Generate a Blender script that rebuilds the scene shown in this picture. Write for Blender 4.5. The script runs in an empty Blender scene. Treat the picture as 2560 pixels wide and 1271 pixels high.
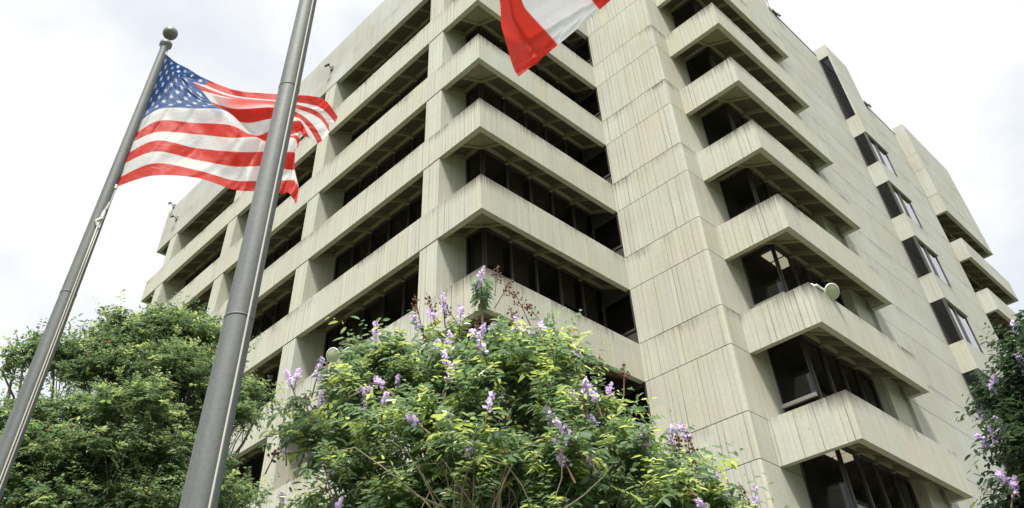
import bpy, math, random
import numpy as np
from mathutils import Vector, Matrix
sc = bpy.context.scene
COL = sc.collection
R = math.radians
rng = np.random.default_rng(7)
random.seed(7)
# ------------------------------------------------------------------ place constants (metres)
Z0 = 10.5                      # height of the lowest clear band above the plaza
H = 3.8; S = 1.485             # storey height, height of a concrete band
LIP = 0.22; DG = 1.41          # thickness of a band, depth of the window plane behind it
RISE = 0.72                    # rise of the coffered soffit from lip to glass
def zf(k): return Z0 + k * H   # underside of band k (0..6)
L1, D1, L2, D2, L3, D3 = 7.75, 3.61, 8.845, 6.33, 16.75, 5.525
LB, LB2, D4 = 25.32, 28.25, 6.31
LC, LC2, D5 = 36.63, 44.6, 6.275
WY = 31.77
ZR = Z0 + 26.2; ZT = Z0 + 30.25
CAM = Vector((-14.199, -15.145, Z0 - 8.88)); FPX = 1983.9; V0 = 379.9
FW = Vector((0.53347204, 0.51108959, 0.67393992)); RT = Vector((0.71776694, -0.69507239, -0.04104866)); UP = Vector((-0.44745749, -0.50563011, 0.73764489))
def ray(px, py): return FW + RT * ((px - 1280) / FPX) - UP * ((py - V0) / FPX)
def at(px, py, w): return CAM + ray(px, py) * w                       # point seen at a photo pixel, w metres deep
def at_h(px, py, hd):                                                  # ... at a horizontal distance
    d = ray(px, py); return CAM + d * (hd / math.hypot(d.x, d.y))
def at_y(px, py, y):
    d = ray(px, py); return CAM + d * ((y - CAM.y) / d.y)
def at_x(px, py, x):
    d = ray(px, py); return CAM + d * ((x - CAM.x) / d.x)

# ------------------------------------------------------------------ object helpers
def tag(o, label=None, cat=None, group=None, kind=None):
    if label: o['label'] = label
    if cat: o['category'] = cat
    if group: o['group'] = group
    if kind: o['kind'] = kind
    return o
def empty(name, loc):
    o = bpy.data.objects.new(name, None); o.location = loc; o.empty_display_size = .3; COL.objects.link(o); return o
class MB:
    def __init__(s): s.v = []; s.f = []
    def add(s, vs, fs):
        n = len(s.v); s.v += [tuple(v) for v in vs]; s.f += [tuple(i + n for i in f) for f in fs]; return s
    def quad(s, a, b, c, d): return s.add([a, b, c, d], [(0, 1, 2, 3)])
    def box(s, x0, x1, y0, y1, z0, z1):
        x0, x1 = sorted((x0, x1)); y0, y1 = sorted((y0, y1)); z0, z1 = sorted((z0, z1))
        return s.add([(x0,y0,z0),(x1,y0,z0),(x1,y1,z0),(x0,y1,z0),(x0,y0,z1),(x1,y0,z1),(x1,y1,z1),(x0,y1,z1)],
                     [(0,3,2,1),(4,5,6,7),(0,1,5,4),(1,2,6,5),(2,3,7,6),(3,0,4,7)])
    def prism(s, poly, z0, z1):
        n = len(poly)
        return s.add([(x, y, z0) for x, y in poly] + [(x, y, z1) for x, y in poly],
                     [tuple(range(n))[::-1], tuple(range(n, 2*n))] + [(i, (i+1) % n, n+(i+1) % n, n+i) for i in range(n)])
    def tube(s, pts, rads, n=8, cap=True):
        pts = [Vector(p) for p in pts]; base = len(s.v); prev = None
        for i, p in enumerate(pts):
            t = (pts[min(i+1, len(pts)-1)] - pts[max(i-1, 0)]).normalized()
            a = prev if prev is not None else (Vector((1,0,0)) if abs(t.x) < .8 else Vector((0,1,0)))
            a = (a - t * a.dot(t)).normalized(); prev = a; b = t.cross(a)
            r = rads[i] if hasattr(rads, '__len__') else rads
            for k in range(n):
                q = p + (a * math.cos(2*math.pi*k/n) + b * math.sin(2*math.pi*k/n)) * r
                s.v.append(tuple(q))
        for i in range(len(pts)-1):
            for k in range(n):
                s.f.append((base+i*n+k, base+i*n+(k+1) % n, base+(i+1)*n+(k+1) % n, base+(i+1)*n+k))
        if cap:
            s.f.append(tuple(base+k for k in range(n))[::-1]); m = base+(len(pts)-1)*n; s.f.append(tuple(m+k for k in range(n)))
        return s
    def lathe(s, prof, M=None, n=24):
        base = len(s.v); M = M or Matrix.Identity(4)
        for r, z in prof:
            for k in range(n):
                s.v.append(tuple(M @ Vector((r*math.cos(2*math.pi*k/n), r*math.sin(2*math.pi*k/n), z))))
        for i in range(len(prof)-1):
            for k in range(n):
                s.f.append((base+i*n+k, base+i*n+(k+1) % n, base+(i+1)*n+(k+1) % n, base+(i+1)*n+k))
        return s
    def build(s, name, mat, parent=None, smooth=False, loc=None):
        me = bpy.data.meshes.new(name)
        off = Vector(loc) if loc is not None else Vector((0,0,0))
        me.from_pydata([tuple(Vector(v) - off) for v in s.v], [], s.f)
        if smooth: me.polygons.foreach_set('use_smooth', [True]*len(me.polygons))
        me.materials.append(mat)
        if getattr(s, 'm1', None):                                  # coffer tops take a second, darker material with recess shade in its colour
            me.materials.append(M['coffer_shade'])
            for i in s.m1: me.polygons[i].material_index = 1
        me.update()
        o = bpy.data.objects.new(name, me); COL.objects.link(o)
        if loc is not None: o.location = off
        if parent is not None:
            o.parent = parent
            pw = Matrix.Identity(4); q = parent
            while q is not None: pw = q.matrix_basis @ q.matrix_parent_inverse.inverted() @ pw if False else Matrix.Translation(q.location) @ pw; q = q.parent
            o.location = off - pw.translation
        return o
def np_mesh(name, verts, faces, mat, parent=None, col=None, smooth=False, colname='tint'):
    """verts Nx3, faces Mx3 or Mx4, col N per-vertex RGB"""
    me = bpy.data.meshes.new(name); k = faces.shape[1]
    me.vertices.add(len(verts)); me.vertices.foreach_set('co', np.ascontiguousarray(verts, dtype=np.float32).ravel())
    me.loops.add(faces.size); me.loops.foreach_set('vertex_index', np.ascontiguousarray(faces, dtype=np.int32).ravel())
    me.polygons.add(len(faces)); me.polygons.foreach_set('loop_start', np.arange(0, faces.size, k, dtype=np.int32))
    if smooth: me.polygons.foreach_set('use_smooth', np.ones(len(faces), dtype=bool))
    me.update(calc_edges=True)
    if col is not None:
        a = me.color_attributes.new(colname, 'FLOAT_COLOR', 'POINT')
        c = np.ones((len(verts), 4), dtype=np.float32); c[:, :3] = col; a.data.foreach_set('color', c.ravel())
    me.materials.append(mat); me.validate()
    o = bpy.data.objects.new(name, me); COL.objects.link(o)
    if parent is not None:
        o.parent = parent; o.location = -parent.location
    return o

# ------------------------------------------------------------------ materials
def mat(name, base=(.5,.5,.5), rough=.7, metal=0, spec=.5):
    m = bpy.data.materials.new(name); m.use_nodes = True; nt = m.node_tree; b = nt.nodes['Principled BSDF']
    b.inputs['Base Color'].default_value = (*base, 1); b.inputs['Roughness'].default_value = rough
    b.inputs['Metallic'].default_value = metal; b.inputs['Specular IOR Level'].default_value = spec
    return m
class N:
    """small node-writing helper"""
    def __init__(s, m): s.m = m; s.t = m.node_tree; s.b = s.t.nodes.get('Principled BSDF')
    def n(s, typ, **kw):
        o = s.t.nodes.new(typ)
        for k, v in kw.items():
            if k.startswith('i_'): o.inputs[k[2:].replace('_', ' ')].default_value = v
            else: setattr(o, k, v)
        return o
    def l(s, a, b): s.t.links.new(a, b)
    def math(s, op, a, b=None, c=None, clamp=False):
        o = s.t.nodes.new('ShaderNodeMath'); o.operation = op; o.use_clamp = clamp
        for i, x in enumerate((a, b, c)):
            if x is None: continue
            if isinstance(x, (int, float)): o.inputs[i].default_value = x
            else: s.l(x, o.inputs[i])
        return o.outputs[0]
    def mix(s, f, a, b, mode='MIX'):
        o = s.t.nodes.new('ShaderNodeMix'); o.data_type = 'RGBA'; o.blend_type = mode
        for sock, x in ((o.inputs['Factor'], f), (o.inputs['A'], a), (o.inputs['B'], b)):
            if isinstance(x, (int, float)): sock.default_value = x
            elif isinstance(x, tuple): sock.default_value = (*x, 1) if len(x) == 3 else x
            else: s.l(x, sock)
        return o.outputs['Result']
    def ramp(s, f, p0, p1, a=0., b=1.):
        o = s.t.nodes.new('ShaderNodeMapRange'); s.l(f, o.inputs[0])
        for i, x in zip((1, 2, 3, 4), (p0, p1, a, b)): o.inputs[i].default_value = x
        return o.outputs[0]
    def noise(s, vec, scale, detail=3., rough=.55, dist=0.):
        o = s.n('ShaderNodeTexNoise'); o.inputs['Scale'].default_value = scale; o.inputs['Detail'].default_value = detail
        o.inputs['Roughness'].default_value = rough; o.inputs['Distortion'].default_value = dist
        if vec is not None: s.l(vec, o.inputs['Vector'])
        return o.outputs['Fac']
def concrete(name, base=(.437,.429,.372), ribs=1., stain=1., var=1.):
    """board-marked concrete: fine upright ribs, rain streaks, blotches, dark drip marks under the band tops"""
    m = mat(name, base, .88, 0, .25); q = N(m)
    pos = q.n('ShaderNodeNewGeometry').outputs['Position']
    sep = q.n('ShaderNodeSeparateXYZ'); q.l(pos, sep.inputs[0])
    z = sep.outputs['Z']
    lev = q.math('DIVIDE', q.math('SUBTRACT', z, Z0 - H*4), H); fl_ = q.math('FLOOR', lev)
    idx = q.math('ADD', fl_, q.math('MULTIPLY', q.math('GREATER_THAN', q.math('SUBTRACT', lev, fl_), S/H), .5))
    u = q.math('ADD', q.math('ADD', sep.outputs['X'], sep.outputs['Y']), q.math('MULTIPLY', idx, 37.7))   # each pour has its own boards
    def uv(su, sz):
        c = q.n('ShaderNodeCombineXYZ'); q.l(q.math('MULTIPLY', u, su), c.inputs[0]); q.l(q.math('MULTIPLY', z, sz), c.inputs[2])
        return c.outputs[0]
    streak = q.noise(uv(1.9, .10), 1.6, 5, .62)                 # broad upright rain streaks
    fine = q.noise(uv(9., .12), 1.0, 3, .65)                    # ribs / board marks
    fine2 = q.noise(uv(4.0, .05), 1.5, 2, .5)
    blot = q.noise(pos, .33, 4, .6); grain = q.noise(pos, 9., 4, .65)
    nrm = q.n('ShaderNodeSeparateXYZ'); q.l(q.n('ShaderNodeNewGeometry').outputs['True Normal'], nrm.inputs[0])
    side = q.math('MAXIMUM', q.ramp(q.math('ABSOLUTE', nrm.outputs['X']), .3, .7, .35, 1.), 0)
    thin = q.noise(uv(1.7, .02), 1.0, 2, .5)
    rr_ = q.math('ADD', q.math('DIVIDE', u, .205), q.math('MULTIPLY', thin, 1.6)); cell = q.math('FLOOR', rr_)
    wn = q.n('ShaderNodeTexWhiteNoise'); wn.noise_dimensions = '1D'; q.l(cell, wn.inputs['W'])
    lines = q.ramp(q.math('ABSOLUTE', q.math('SUBTRACT', q.math('FRACT', rr_), .5)), .03, .13, 1, 0)      # thin dark board joints
    lines = q.math('MULTIPLY', lines, q.ramp(wn.outputs['Value'], .1, 1, .15, 1.))
    lines = q.math('MULTIPLY', q.math('MULTIPLY', lines, side), q.ramp(q.noise(uv(.9,.35), 1.2, 2), .35, .6, .45, 1.))
    panel = q.n('ShaderNodeTexWhiteNoise'); panel.noise_dimensions = '2D'
    cp = q.n('ShaderNodeCombineXYZ'); q.l(q.math('FLOOR', q.math('DIVIDE', u, 2.21)), cp.inputs[0]); q.l(q.math('FLOOR', q.math('DIVIDE', z, 1.9)), cp.inputs[1])
    q.l(cp.outputs[0], panel.inputs['Vector'])
    k = q.math('ADD', q.ramp(streak, .3, .72, 1.05, .92), q.ramp(blot, .3, .7, -.07*var, .07*var))
    k = q.math('ADD', k, q.ramp(grain, .3, .7, -.05, .05))
    k = q.math('ADD', k, q.ramp(panel.outputs['Value'], 0, 1, -.025*var, .025*var))
    k = q.math('MULTIPLY', k, q.ramp(lines, 0, 1, 1.03, 1.04 - .52*ribs))
    k = q.math('MULTIPLY', k, q.ramp(fine2, .3, .7, 1.05, .95))
    # dark drip marks that start at the weathered top edge of each band
    zz = q.math('FRACT', q.math('DIVIDE', q.math('SUBTRACT', z, Z0), H))
    near = q.math('MULTIPLY', q.ramp(zz, S/H - .17, S/H - .004), q.math('LESS_THAN', zz, S/H + .004))
    drip = q.math('ADD', q.noise(uv(5.5, .02), 2.2, 4, .7), q.math('MULTIPLY', near, .17))
    patch = q.ramp(q.noise(pos, .55, 3, .6), .44, .66)
    def corner(cx, cy, reach):
        vd = q.n('ShaderNodeVectorMath'); vd.operation = 'DISTANCE'; cxy = q.n('ShaderNodeCombineXYZ'); q.l(sep.outputs['X'], cxy.inputs[0]); q.l(sep.outputs['Y'], cxy.inputs[1])
        q.l(cxy.outputs[0], vd.inputs[0]); vd.inputs[1].default_value = (cx, cy, 0); return q.ramp(vd.outputs['Value'], .2, reach, 1, 0)
    crn = q.math('MAXIMUM', corner(0, 0, 3.2), corner(L2, -D2, 2.4))          # the weathered outer corners drip most
    patch = q.math('MAXIMUM', patch, crn); drip = q.math('ADD', drip, q.math('MULTIPLY', crn, .07))
    d = q.math('MULTIPLY', q.math('MULTIPLY', q.ramp(drip, .54, .70), near), patch, clamp=True)
    warm = q.mix(q.ramp(q.noise(uv(1.1, .07), 1.3, 3), .42, .68), base, tuple(c*f for c, f in zip(base, (1.02, .985, .90))))
    cool = q.mix(q.ramp(blot, .45, .72), warm, tuple(c*f for c, f in zip(base, (.93, .985, 1.0))))
    cc = q.n('ShaderNodeCombineXYZ')
    for i in range(3): q.l(k, cc.inputs[i])
    colr = q.mix(1., cool, cc.outputs[0], 'MULTIPLY')
    colr = q.mix(q.math('MULTIPLY', d, .92*stain), colr, (.055, .05, .04))
    specks = q.ramp(q.noise(pos, 5.2, 2, .5), .755, .775)
    colr = q.mix(q.math('MULTIPLY', specks, .6), colr, (.14, .13, .10))
    q.l(colr, q.b.inputs['Base Color'])
    bp = q.n('ShaderNodeBump'); bp.inputs['Strength'].default_value = .55; bp.inputs['Distance'].default_value = .03
    hgt = q.math('SUBTRACT', q.math('ADD', q.math('MULTIPLY', fine, .5*ribs), q.math('MULTIPLY', grain, .35)), q.math('MULTIPLY', lines, .6*ribs))
    q.l(hgt, bp.inputs['Height']); q.l(bp.outputs[0], q.b.inputs['Normal'])
    return m
M = {}
M['conc'] = concrete('board_marked_concrete')
M['conc_plain'] = concrete('smooth_concrete', (.41,.41,.37), ribs=.45, stain=.5, var=1.3)
M['conc_roof'] = concrete('weathered_parapet_concrete', (.39,.388,.362), ribs=.35, stain=.4, var=1.6)
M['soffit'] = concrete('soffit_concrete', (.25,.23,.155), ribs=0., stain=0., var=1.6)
M['coffer_shade'] = concrete('shade_tinted_coffer', (.115,.10,.07), ribs=0., stain=0., var=2.)  # same concrete, darkened to paint the shade inside the coffers
M['joint'] = mat('joint_shadow_gap', (.03,.028,.022), .9)
M['frame'] = mat('bronze_window_frame', (.055,.05,.044), .45, 0, .5)
M['sill'] = mat('pale_sill', (.55,.54,.5), .6)
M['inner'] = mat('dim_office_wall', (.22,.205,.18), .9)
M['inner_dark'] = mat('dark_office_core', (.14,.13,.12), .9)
M['blind'] = mat('brown_blind', (.34,.30,.24), .9)
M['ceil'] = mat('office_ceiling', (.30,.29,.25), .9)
m = mat('smoked_glass'); q = N(m); t = q.t
out = t.nodes['Material Output']; t.nodes.remove(q.b)
tr = q.n('ShaderNodeBsdfTransparent'); tr.inputs[0].default_value = (.32,.31,.29,1)
gl = q.n('ShaderNodeBsdfGlossy'); gl.inputs['Roughness'].default_value = .02; gl.inputs[0].default_value = (.92,.95,1,1)
fr = q.n('ShaderNodeFresnel'); q.l(q.ramp(q.n('ShaderNodeNewGeometry').outputs['Backfacing'], 0, 1, 1.52, 1/1.52), fr.inputs['IOR'])
wv = q.noise(q.n('ShaderNodeNewGeometry').outputs['Position'], .9, 2); bpn = q.n('ShaderNodeBump'); bpn.inputs['Strength'].default_value = .04; q.l(wv, bpn.inputs['Height'])
q.l(bpn.outputs[0], gl.inputs['Normal'])
mx = q.n('ShaderNodeMixShader'); q.l(fr.outputs[0], mx.inputs[0]); q.l(tr.outputs[0], mx.inputs[1]); q.l(gl.outputs[0], mx.inputs[2]); q.l(mx.outputs[0], out.inputs[0])
M['glass'] = m
m = mat('mirror_window_glass', (.34,.36,.38), .05, 1.0, .5); M['glass_front'] = m
m = mat('lit_ceiling_panel', (.8,.76,.6), .6); q = N(m); q.b.inputs['Emission Color'].default_value = (1,.93,.72,1); q.b.inputs['Emission Strength'].default_value = .9; M['lit'] = m
def metal(name, base, rough, streak=.12):
    m = mat(name, base, rough, .35, .35); q = N(m); pos = q.n('ShaderNodeNewGeometry').outputs['Position']
    mp = q.n('ShaderNodeMapping'); mp.inputs['Scale'].default_value = (14, 14, .7); q.l(pos, mp.inputs[0])
    a = q.noise(mp.outputs[0], 1.5, 4); b2 = q.noise(pos, 30, 2)
    f = q.math('ADD', q.ramp(a, .3, .7, 1-streak*1.6, 1+streak*1.6), q.ramp(b2, .3, .7, -.08, .08))
    c = q.n('ShaderNodeCombineXYZ'); [q.l(f, c.inputs[i]) for i in range(3)]
    q.l(q.mix(1., base, c.outputs[0], 'MULTIPLY'), q.b.inputs['Base Color'])
    q.l(q.ramp(a, .3, .7, rough-.06, rough+.1), q.b.inputs['Roughness'])
    return m
M['pole'] = metal('brushed_aluminium_pole', (.14,.15,.147), .62)
M['ball'] = metal('dull_ball_metal', (.17,.17,.16), .5)
M['rope'] = mat('pale_rope', (.48,.46,.40), .9)
M['clip'] = mat('halyard_clip', (.55,.55,.52), .5, .3)
M['lamp_white'] = mat('lamp_enamel', (.72,.72,.68), .45)
M['lens'] = mat('greenish_lens_glass', (.42,.45,.30), .18, 0, .8)
M['black'] = mat('black_metal', (.01,.01,.011), .5)
M['grey_fix'] = mat('grey_fixture', (.2,.2,.17), .6)
def cloth(name):
    m = bpy.data.materials.new(name); m.use_nodes = True; q = N(m); out = q.t.nodes['Material Output']; b = q.b
    at_ = q.n('ShaderNodeAttribute'); at_.attribute_name = 'tint'
    geo = q.n('ShaderNodeNewGeometry')
    wr = q.noise(geo.outputs['Position'], 9, 5, .6, .8)
    q.l(at_.outputs['Color'], b.inputs['Base Color']); b.inputs['Roughness'].default_value = .5; b.inputs['Specular IOR Level'].default_value = .35
    b.inputs['Sheen Weight'].default_value = .2
    tl = q.n('ShaderNodeBsdfTranslucent'); q.l(at_.outputs['Color'], tl.inputs[0])
    bp = q.n('ShaderNodeBump'); bp.inputs['Strength'].default_value = .28; bp.inputs['Distance'].default_value = .06; q.l(wr, bp.inputs['Height'])
    q.l(bp.outputs[0], b.inputs['Normal']); q.l(bp.outputs[0], tl.inputs['Normal'])
    mx = q.n('ShaderNodeMixShader'); mx.inputs[0].default_value = .66
    q.l(b.outputs[0], mx.inputs[1]); q.l(tl.outputs[0], mx.inputs[2]); q.l(mx.outputs[0], out.inputs[0])
    return m
M['cloth'] = cloth('nylon_flag_cloth')
def leafmat(name, trans=.45, rough=.38, spec=.5):
    m = bpy.data.materials.new(name); m.use_nodes = True; q = N(m); out = q.t.nodes['Material Output']; b = q.b
    at_ = q.n('ShaderNodeAttribute'); at_.attribute_name = 'tint'
    q.l(at_.outputs['Color'], b.inputs['Base Color']); b.inputs['Roughness'].default_value = rough; b.inputs['Specular IOR Level'].default_value = spec
    hs = q.n('ShaderNodeHueSaturation'); hs.inputs['Hue'].default_value = .485; hs.inputs['Saturation'].default_value = 1.02; hs.inputs['Value'].default_value = 2.05; q.l(at_.outputs['Color'], hs.inputs['Color'])
    tl = q.n('ShaderNodeBsdfTranslucent'); q.l(hs.outputs[0], tl.inputs[0])
    mx = q.n('ShaderNodeMixShader'); mx.inputs[0].default_value = trans
    q.l(b.outputs[0], mx.inputs[1]); q.l(tl.outputs[0], mx.inputs[2]); q.l(mx.outputs[0], out.inputs[0])
    return m
M['leaf'] = leafmat('glossy_leaf', .46, .24, .85); M['petal'] = leafmat('thin_petal', .4, .7, .2); M['leaf_small'] = leafmat('small_leaf', .45, .38, .5)
m = mat('grey_brown_bark', (.13,.105,.08), .9); q = N(m); pos = q.n('ShaderNodeNewGeometry').outputs['Position']
q.l(q.mix(q.noise(pos, 7, 5), (.075,.058,.042), (.22,.185,.145)), q.b.inputs['Base Color']); M['bark'] = m
M['capsule'] = mat('dry_seed_capsule', (.12,.055,.035), .8)
M['twig_pale'] = mat('pale_twig', (.27,.22,.16), .9)
M['twig'] = mat('brown_twig', (.16,.10,.06), .9)

# ------------------------------------------------------------------ world, sun, camera
SUN_EL, SUN_AZ = R(60), math.atan2(-.50, -.87)       # direction towards the sun: high, from the left behind the camera
w = bpy.data.worlds.new('World'); sc.world = w; w.use_nodes = True; t = w.node_tree
for n_ in list(t.nodes): t.nodes.remove(n_)
class WN(N):
    def __init__(s, t): s.t = t; s.b = None
q = WN(t)
out = q.n('ShaderNodeOutputWorld')
sky = q.n('ShaderNodeTexSky'); sky.sky_type = 'NISHITA'; sky.sun_disc = False; sky.sun_elevation = SUN_EL; sky.sun_rotation = math.pi/2 - SUN_AZ; sky.air_density = 1.2; sky.dust_density = 3.
bg1 = q.n('ShaderNodeBackground'); bg1.inputs['Strength'].default_value = .12; q.l(sky.outputs[0], bg1.inputs[0])
tc = q.n('ShaderNodeTexCoord').outputs['Generated']
sp = q.n('ShaderNodeSeparateXYZ'); q.l(tc, sp.inputs[0])
mp = q.n('ShaderNodeMapping'); mp.inputs['Scale'].default_value = (1, 1, 1.5); mp.inputs['Location'].default_value = (.35, .1, .2); q.l(tc, mp.inputs[0])
big = q.noise(mp.outputs[0], 2.1, 6, .52, .25); det = q.noise(mp.outputs[0], 4.6, 7, .55, .3)
cl = q.math('ADD', q.math('MULTIPLY', big, .62), q.math('MULTIPLY', det, .38))
cover = q.ramp(cl, .33, .47, .72, .985)              # nearly closed cloud cover with thin blue-grey gaps
shade = q.ramp(cl, .40, .60)
up = q.ramp(sp.outputs['Z'], .78, 1.0, 0, 1)
base = q.mix(shade, (.635,.65,.67), (.725,.73,.735))
low = q.ramp(sp.outputs['Z'], .12, .60, 1, 0)
base = q.mix(q.math('MULTIPLY', low, .55), base, (.525,.56,.58))
bright = q.math('ADD', 1.0, q.math('MULTIPLY', up, 1.6))
cc = q.n('ShaderNodeCombineXYZ'); [q.l(bright, cc.inputs[i]) for i in range(3)]
cloudc = q.mix(1., base, cc.outputs[0], 'MULTIPLY')
bg2 = q.n('ShaderNodeBackground'); bg2.inputs['Strength'].default_value = 1.0; q.l(cloudc, bg2.inputs[0])
ms = q.n('ShaderNodeMixShader'); q.l(cover, ms.inputs[0]); q.l(bg1.outputs[0], ms.inputs[1]); q.l(bg2.outputs[0], ms.inputs[2]); q.l(ms.outputs[0], out.inputs[0])
sun = bpy.data.lights.new('sun', 'SUN'); sun.energy = 4.4; sun.angle = R(11); sun.color = (1, .96, .88)
so = bpy.data.objects.new('sun', sun); COL.objects.link(so)
sd = Vector((math.cos(SUN_EL)*math.cos(SUN_AZ), math.cos(SUN_EL)*math.sin(SUN_AZ), math.sin(SUN_EL)))
so.rotation_euler = sd.to_track_quat('Z', 'Y').to_euler(); so.location = sd * 60
cd = bpy.data.cameras.new('camera'); cam = bpy.data.objects.new('camera', cd); COL.objects.link(cam); sc.camera = cam
cd.sensor_width = 36; cd.lens = FPX / 2560 * 36; cd.shift_y = -(635.5 - V0) / 2560; cd.clip_end = 2000; cd.clip_start = .05
mw = Matrix((RT, UP, -FW)).transposed().to_4x4(); mw.translation = CAM; cam.matrix_world = mw
sc.view_settings.view_transform = 'Standard'; sc.view_settings.look = 'None'; sc.view_settings.gamma = 1; sc.view_settings.exposure = .63
sc.cycles.max_bounces = 8; sc.cycles.transparent_max_bounces = 12; sc.cycles.sample_clamp_indirect = 8

# ------------------------------------------------------------------ ground
m = mat('lawn', (.06,.10,.03), .95); q = N(m); pos = q.n('ShaderNodeNewGeometry').outputs['Position']
q.l(q.mix(q.noise(pos, .8, 5), (.03,.05,.014), (.065,.09,.03)), q.b.inputs['Base Color']); M['lawn'] = m
m = mat('plaza_paving', (.36,.34,.29), .85); q = N(m); pos = q.n('ShaderNodeNewGeometry').outputs['Position']
br = q.n('ShaderNodeTexBrick'); br.inputs['Scale'].default_value = 1; br.inputs['Brick Width'].default_value = .8; br.inputs['Row Height'].default_value = .8; br.offset = 0
br.inputs['Color1'].default_value = (.16,.15,.125,1); br.inputs['Color2'].default_value = (.13,.122,.10,1); br.inputs['Mortar'].default_value = (.16,.15,.13,1); br.inputs['Mortar Size'].default_value = .015
q.l(pos, br.inputs['Vector']); q.l(br.outputs[0], q.b.inputs['Base Color']); M['pave'] = m
g = MB(); g.quad((-700,-700,0),(700,-700,0),(700,700,0),(-700,700,0)); tag(g.build('ground', M['lawn']), kind='structure')
g = MB(); g.quad((-24,-18.5,.012),(60,-18.5,.012),(60,-14.5,.012),(-24,-14.5,.012)); g.quad((-4,-14.5,.012),(60,-14.5,.012),(60,-9,.012),(-4,-9,.012)); g.quad((-4,-9,.012),(0,-9,.012),(0,45,.012),(-4,45,.012))
tag(g.build('plaza_pavement', M['pave']), kind='structure')

# ------------------------------------------------------------------ the building
B = empty('office_building', (0, 0, 0))
tag(B, 'seven storey board-marked concrete office block with deep balcony bands and dark recessed windows', 'building')
def P(axis, t, d, z):
    """run coordinates -> world. axis: (origin, direction along, direction inwards)"""
    o, a, i = axis; return (o[0] + a[0]*t + i[0]*d, o[1] + a[1]*t + i[1]*d, z)
def rbox(mb, ax, t0, t1, d0, d1, z0, z1):
    a = P(ax, t0, d0, 0); b = P(ax, t1, d1, 0); mb.box(a[0], b[0], a[1], b[1], z0, z1)
def band(mb, ax, t0, t1, z0, z1, joints, gap=.014):
    """concrete band cut by open upright joints, over a set-back core"""
    js = [t0] + [j for j in joints if t0 + .3 < j < t1 - .3] + [t1]
    for a, b in zip(js[:-1], js[1:]):
        rbox(mb, ax, a + (gap/2 if a != t0 else 0), b - (gap/2 if b != t1 else 0), 0, LIP, z0, z1)
def soffit_cell(mb, c, rib=.055, deep=.13, draft=.05):
    """c: four corners of the sloped cell (outer0, outer1, inner1, inner0): coffer pushed up between ribs"""
    c = [Vector(p) for p in c]
    n = (c[1]-c[0]).cross(c[3]-c[0]).normalized()
    if n.z < 0: n = -n
    def pt(u, v): return (c[0]*(1-u)+c[1]*u)*(1-v) + (c[3]*(1-u)+c[2]*u)*v
    lu = (c[1]-c[0]).length; lv = (c[3]-c[0]).length
    u0 = rib/lu; v0, v1 = .015/lv, 1-.09/lv
    ru, rv = draft/lu, draft/lv
    I = [pt(u0, v0), pt(1-u0, v0), pt(1-u0, v1), pt(u0, v1)]
    T = [pt(u0+ru, v0+rv)+n*deep, pt(1-u0-ru, v0+rv)+n*deep, pt(1-u0-ru, v1-rv)+n*deep, pt(u0+ru, v1-rv)+n*deep]
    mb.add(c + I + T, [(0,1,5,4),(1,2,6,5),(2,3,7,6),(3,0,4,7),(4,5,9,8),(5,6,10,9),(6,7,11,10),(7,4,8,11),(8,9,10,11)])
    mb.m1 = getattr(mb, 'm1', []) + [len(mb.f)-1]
def soffit_run(mb, ax, t0, t1, z, n, tooth=True):
    for i in range(n):
        a = t0 + (t1-t0)*i/n; b = t0 + (t1-t0)*(i+1)/n
        soffit_cell(mb, [P(ax,a,LIP,z+.15), P(ax,b,LIP,z+.15), P(ax,b,DG,z+RISE), P(ax,a,DG,z+RISE)])
        if tooth and i: rbox(mb, ax, a-.06, a+.06, DG-.16, DG+.02, z+RISE-.14, z+RISE-.005)
def soffit_corner(mb, ax, z):
    """square corner cell at t=0..DG of both faces, hipped"""
    o, a, i = ax
    p = lambda s, d, zz: (o[0]+a[0]*s+i[0]*d, o[1]+a[1]*s+i[1]*d, zz)
    A, Bq, Cq, Dq = p(LIP,LIP,z+.15), p(DG,LIP,z+.15), p(DG,DG,z+RISE), p(LIP,DG,z+.15)
    mid = p(.78,.78,z+.34)
    e = .10
    mb.add([A,Bq,Cq], [(0,1,2)]); mb.add([A,Cq,Dq], [(0,1,2)])
    v = Vector(Cq)-Vector(A)
    for (s, d) in ((DG, None), (None, DG)):
        if s: q0, q1 = Vector(Bq), Vector(Cq)
        else: q0, q1 = Vector(Dq), Vector(Cq)
        dn = Vector((0,0,-.07)); side = Vector(((a[0] if s else i[0])*-.14, (a[1] if s else i[1])*-.14, 0))
        mb.add([q0, q1, q1+dn, q0+dn, q0+side, q1+side, q1+side+dn, q0+side+dn], [(0,1,2,3),(4,7,6,5),(3,2,6,7)])
def upper_slope(mb, ax, t0, t1, zt):
    mb.quad(P(ax,t0,LIP,zt-.002), P(ax,t1,LIP,zt-.002), P(ax,t1,DG,zt+.62), P(ax,t0,DG,zt+.62))
def upper_corner(mb, ax, zt):
    o, a, i = ax
    p = lambda s, d, zz: (o[0]+a[0]*s+i[0]*d, o[1]+a[1]*s+i[1]*d, zz)
    A, B_, C2, D_ = p(LIP,LIP,zt-.002), p(DG,LIP,zt-.002), p(DG,DG,zt+.62), p(LIP,DG,zt-.002)
    mb.add([A,B_,C2,D_], [(0,1,2),(0,2,3)])
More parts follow.
